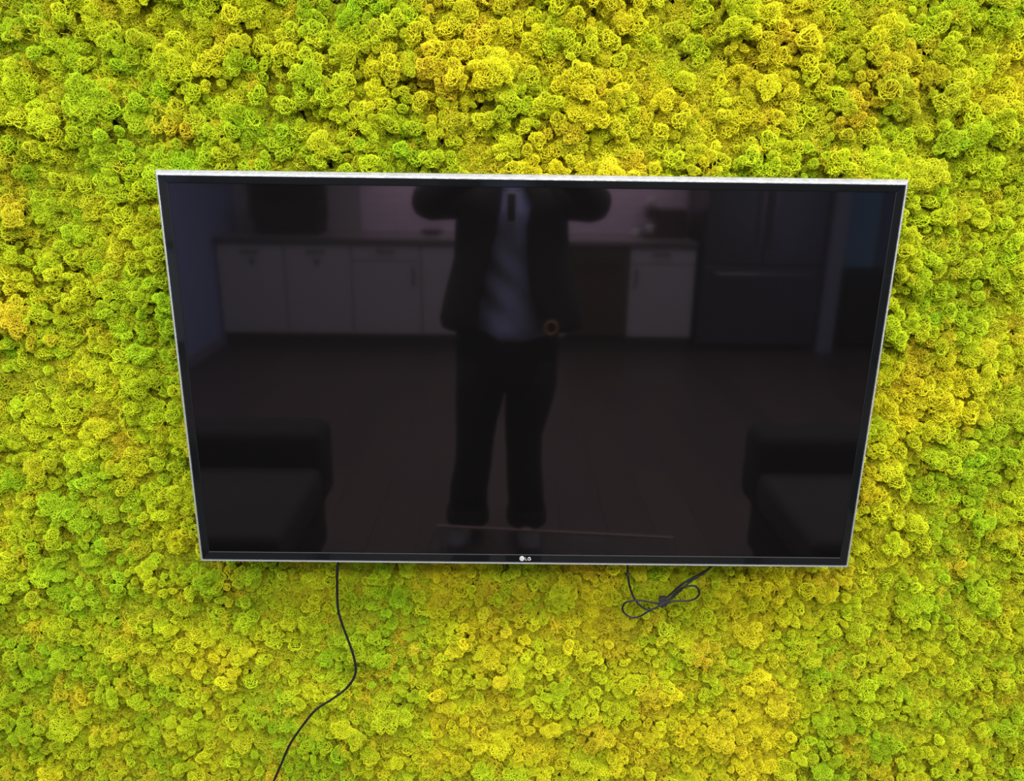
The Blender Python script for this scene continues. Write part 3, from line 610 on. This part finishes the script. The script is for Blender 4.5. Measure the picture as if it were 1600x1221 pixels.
# open jacket with slanting fronts
bm = bmesh.new(); rings = []
for z, rx, ry, oa, ob in ((0.900, 0.262, 0.165, 108, 58), (0.925, 0.268, 0.168, 116, 60), (0.97, 0.258, 0.165, 117, 66), (1.05, 0.238, 0.160, 118, 74), (1.16, 0.208, 0.155, 113, 75), (1.28, 0.200, 0.150, 106, 76), (1.36, 0.192, 0.135, 102, 70), (1.41, 0.135, 0.105, 106, 72), (1.445, 0.085, 0.085, 112, 68)):
    rings.append(ell(0.005, 0.0, z + 0.0, rx, ry, 56, R(oa), R(360 + ob), 0.012, z * 9))
loft(bm, rings, closed=False)
jk = from_bm('jacket', bm, M_jacket, person, True); sm = jk.modifiers.new('t', 'SOLIDIFY'); sm.thickness = 0.009; sm.offset = 1
for s in (-1, 1):
    bm = bmesh.new(); P = catmull([(0.135 * s, -0.02, 1.375), (0.225 * s, 0.015, 1.372), (0.292 * s, 0.072, 1.368), (0.245 * s + 0.01, 0.135, 1.412), (0.148 * s + 0.026, 0.200, 1.470)], 5)
    rr = [0.078, 0.079, 0.079, 0.078, 0.077, 0.076, 0.074, 0.072, 0.071, 0.070, 0.069, 0.067, 0.064, 0.060, 0.056, 0.052, 0.048, 0.045, 0.042, 0.040, 0.039]
    tube(bm, P, [rr[min(i, 20)] for i in range(len(P))], 18)
    from_bm('sleeve', bm, M_jacket, jk, True)
# neck badge on a cord
M_badge = mat('badge_plastic', (0.92, 0.88, 0.95), 0.4); M_bd = mat('badge_dark_card', (0.05, 0.05, 0.06), 0.4)
bg = box('badge', -0.018, 0.018, 0.150, 0.154, 1.300, 1.405, M_badge, person, 0.001, 1); box('badge_card', -0.0135, 0.0135, 0.1535, 0.156, 1.306, 1.400, M_bd, bg)
bm = bmesh.new()
for s in (-1, 1): tube(bm, [(s * 0.012, 0.150, 1.404), (s * 0.05, 0.115, 1.425), (s * 0.062, 0.05, 1.452), (s * 0.045, -0.04, 1.455)], 0.0022, 6)
from_bm('cord', bm, M_bd, bg, True)
# trousers: hips loft plus two baggy legs with turned-up cuffs
tb = bmesh.new(); loft(tb, [ell(-0.010, 0, z, rx, ry, 40, wob=0.006) for z, rx, ry in ((0.66, 0.186, 0.112), (0.72, 0.196, 0.125), (0.80, 0.200, 0.130), (0.88, 0.196, 0.130), (0.95, 0.165, 0.118))])
tro = from_bm('trousers', tb, M_trs, person, True)
for s in (-1, 1):
    if s < 0: C_ = ((-0.100, 0.78, 0.104), (-0.112, 0.66, 0.100), (-0.124, 0.55, 0.088), (-0.134, 0.45, 0.078), (-0.143, 0.33, 0.074), (-0.158, 0.22, 0.078), (-0.165, 0.12, 0.077))
    else: C_ = ((0.088, 0.78, 0.104), (0.086, 0.66, 0.100), (0.074, 0.55, 0.088), (0.062, 0.45, 0.075), (0.064, 0.33, 0.071), (0.074, 0.22, 0.074), (0.078, 0.12, 0.072))
    bm = bmesh.new(); loft(bm, [ell(x, -0.005, z, r, r * 1.08, 28, wob=0.02, ph=z * 21) for x, z, r in C_]); from_bm('trouser_leg', bm, M_trs, tro, True)
    x, z, r = C_[-1]; bm = bmesh.new(); loft(bm, [ell(x, -0.005, zz, q, q * 1.08, 28, wob=0.01) for zz, q in ((0.075, r + 0.002), (0.07, r + 0.009), (0.10, r + 0.011), (0.135, r + 0.009), (0.14, r - 0.01))]); from_bm('cuff', bm, M_trs, tro, True)
    # shoe
    fx = -0.165 if s < 0 else 0.080; tw = R(16) if s < 0 else R(-4)
    def foot(prof, name, m, par):
        bm = bmesh.new(); rings = []
        for y, w, zt, zb in prof: rings.append([(math.cos(a) * w, y, zb + (zt - zb) * (0.5 + 0.5 * math.sin(a)) if math.sin(a) > 0 else zb + (zt - zb) * (0.5 + 0.5 * math.sin(a))) for a in [2 * PI * k / 20 for k in range(20)]])
        loft(bm, rings); o = from_bm(name, bm, m, par, True); return o
    sh = foot(((-0.075, 0.022, 0.085, 0.018), (-0.065, 0.036, 0.105, 0.014), (-0.02, 0.040, 0.115, 0.012), (0.03, 0.042, 0.100, 0.012), (0.08, 0.047, 0.074, 0.012), (0.13, 0.048, 0.056, 0.012), (0.17, 0.040, 0.046, 0.014), (0.190, 0.020, 0.034, 0.018)), 'shoe', M_shoe, person)
    sh.location = (fx, -0.015, 0); sh.rotation_euler = (0, 0, tw)
    bm = bmesh.new(); loft(bm, [[(math.cos(a) * 0.050 * (1.0 if math.sin(a) > 0 else 0.85), 0.058 + math.sin(a) * 0.138, z) for a in [2 * PI * k / 28 for k in range(28)]] for z in (0.0, 0.020)]); from_bm('sole', bm, M_sole, sh)
    bm = bmesh.new()
    for k in range(4): tube(bm, [(-0.022, 0.035 + k * 0.022, 0.092 - k * 0.009), (0, 0.035 + k * 0.022, 0.103 - k * 0.010), (0.022, 0.035 + k * 0.022, 0.092 - k * 0.009)], 0.003, 6)
    from_bm('laces', bm, M_sole, sh)
# bronze ring hanging at the belt
bm = bmesh.new(); tube(bm, [(0.150 + 0.022 * math.cos(a), 0.160, 0.925 + 0.024 * math.sin(a)) for a in [2 * PI * k / 24 for k in range(25)]], 0.006, 8)
from_bm('belt_ring', bm, M_bronze, person, True)
# the phone, held up lengthwise
ph = thing('phone', 'dark phone held up lengthwise in both hands of the person', 'phone', (PH.x - 0.03, PH.y - 1.60, PH.z)); ph.rotation_euler = (-0.295, 0, 0)
bm = bmesh.new(); bx(bm, -0.078, 0.078, -0.004, 0.004, -0.037, 0.037, 0.0035, 3); from_bm('case', bm, M_black, ph, True)
box('display', -0.073, 0.073, -0.0045, -0.0038, -0.034, 0.034, M_bezel, ph)
bm = bmesh.new(); cyl(bm, (-0.009, 0.004, 0.004), 0.007, 0.002, 'y', 20); from_bm('lens', bm, M_bezel, ph)
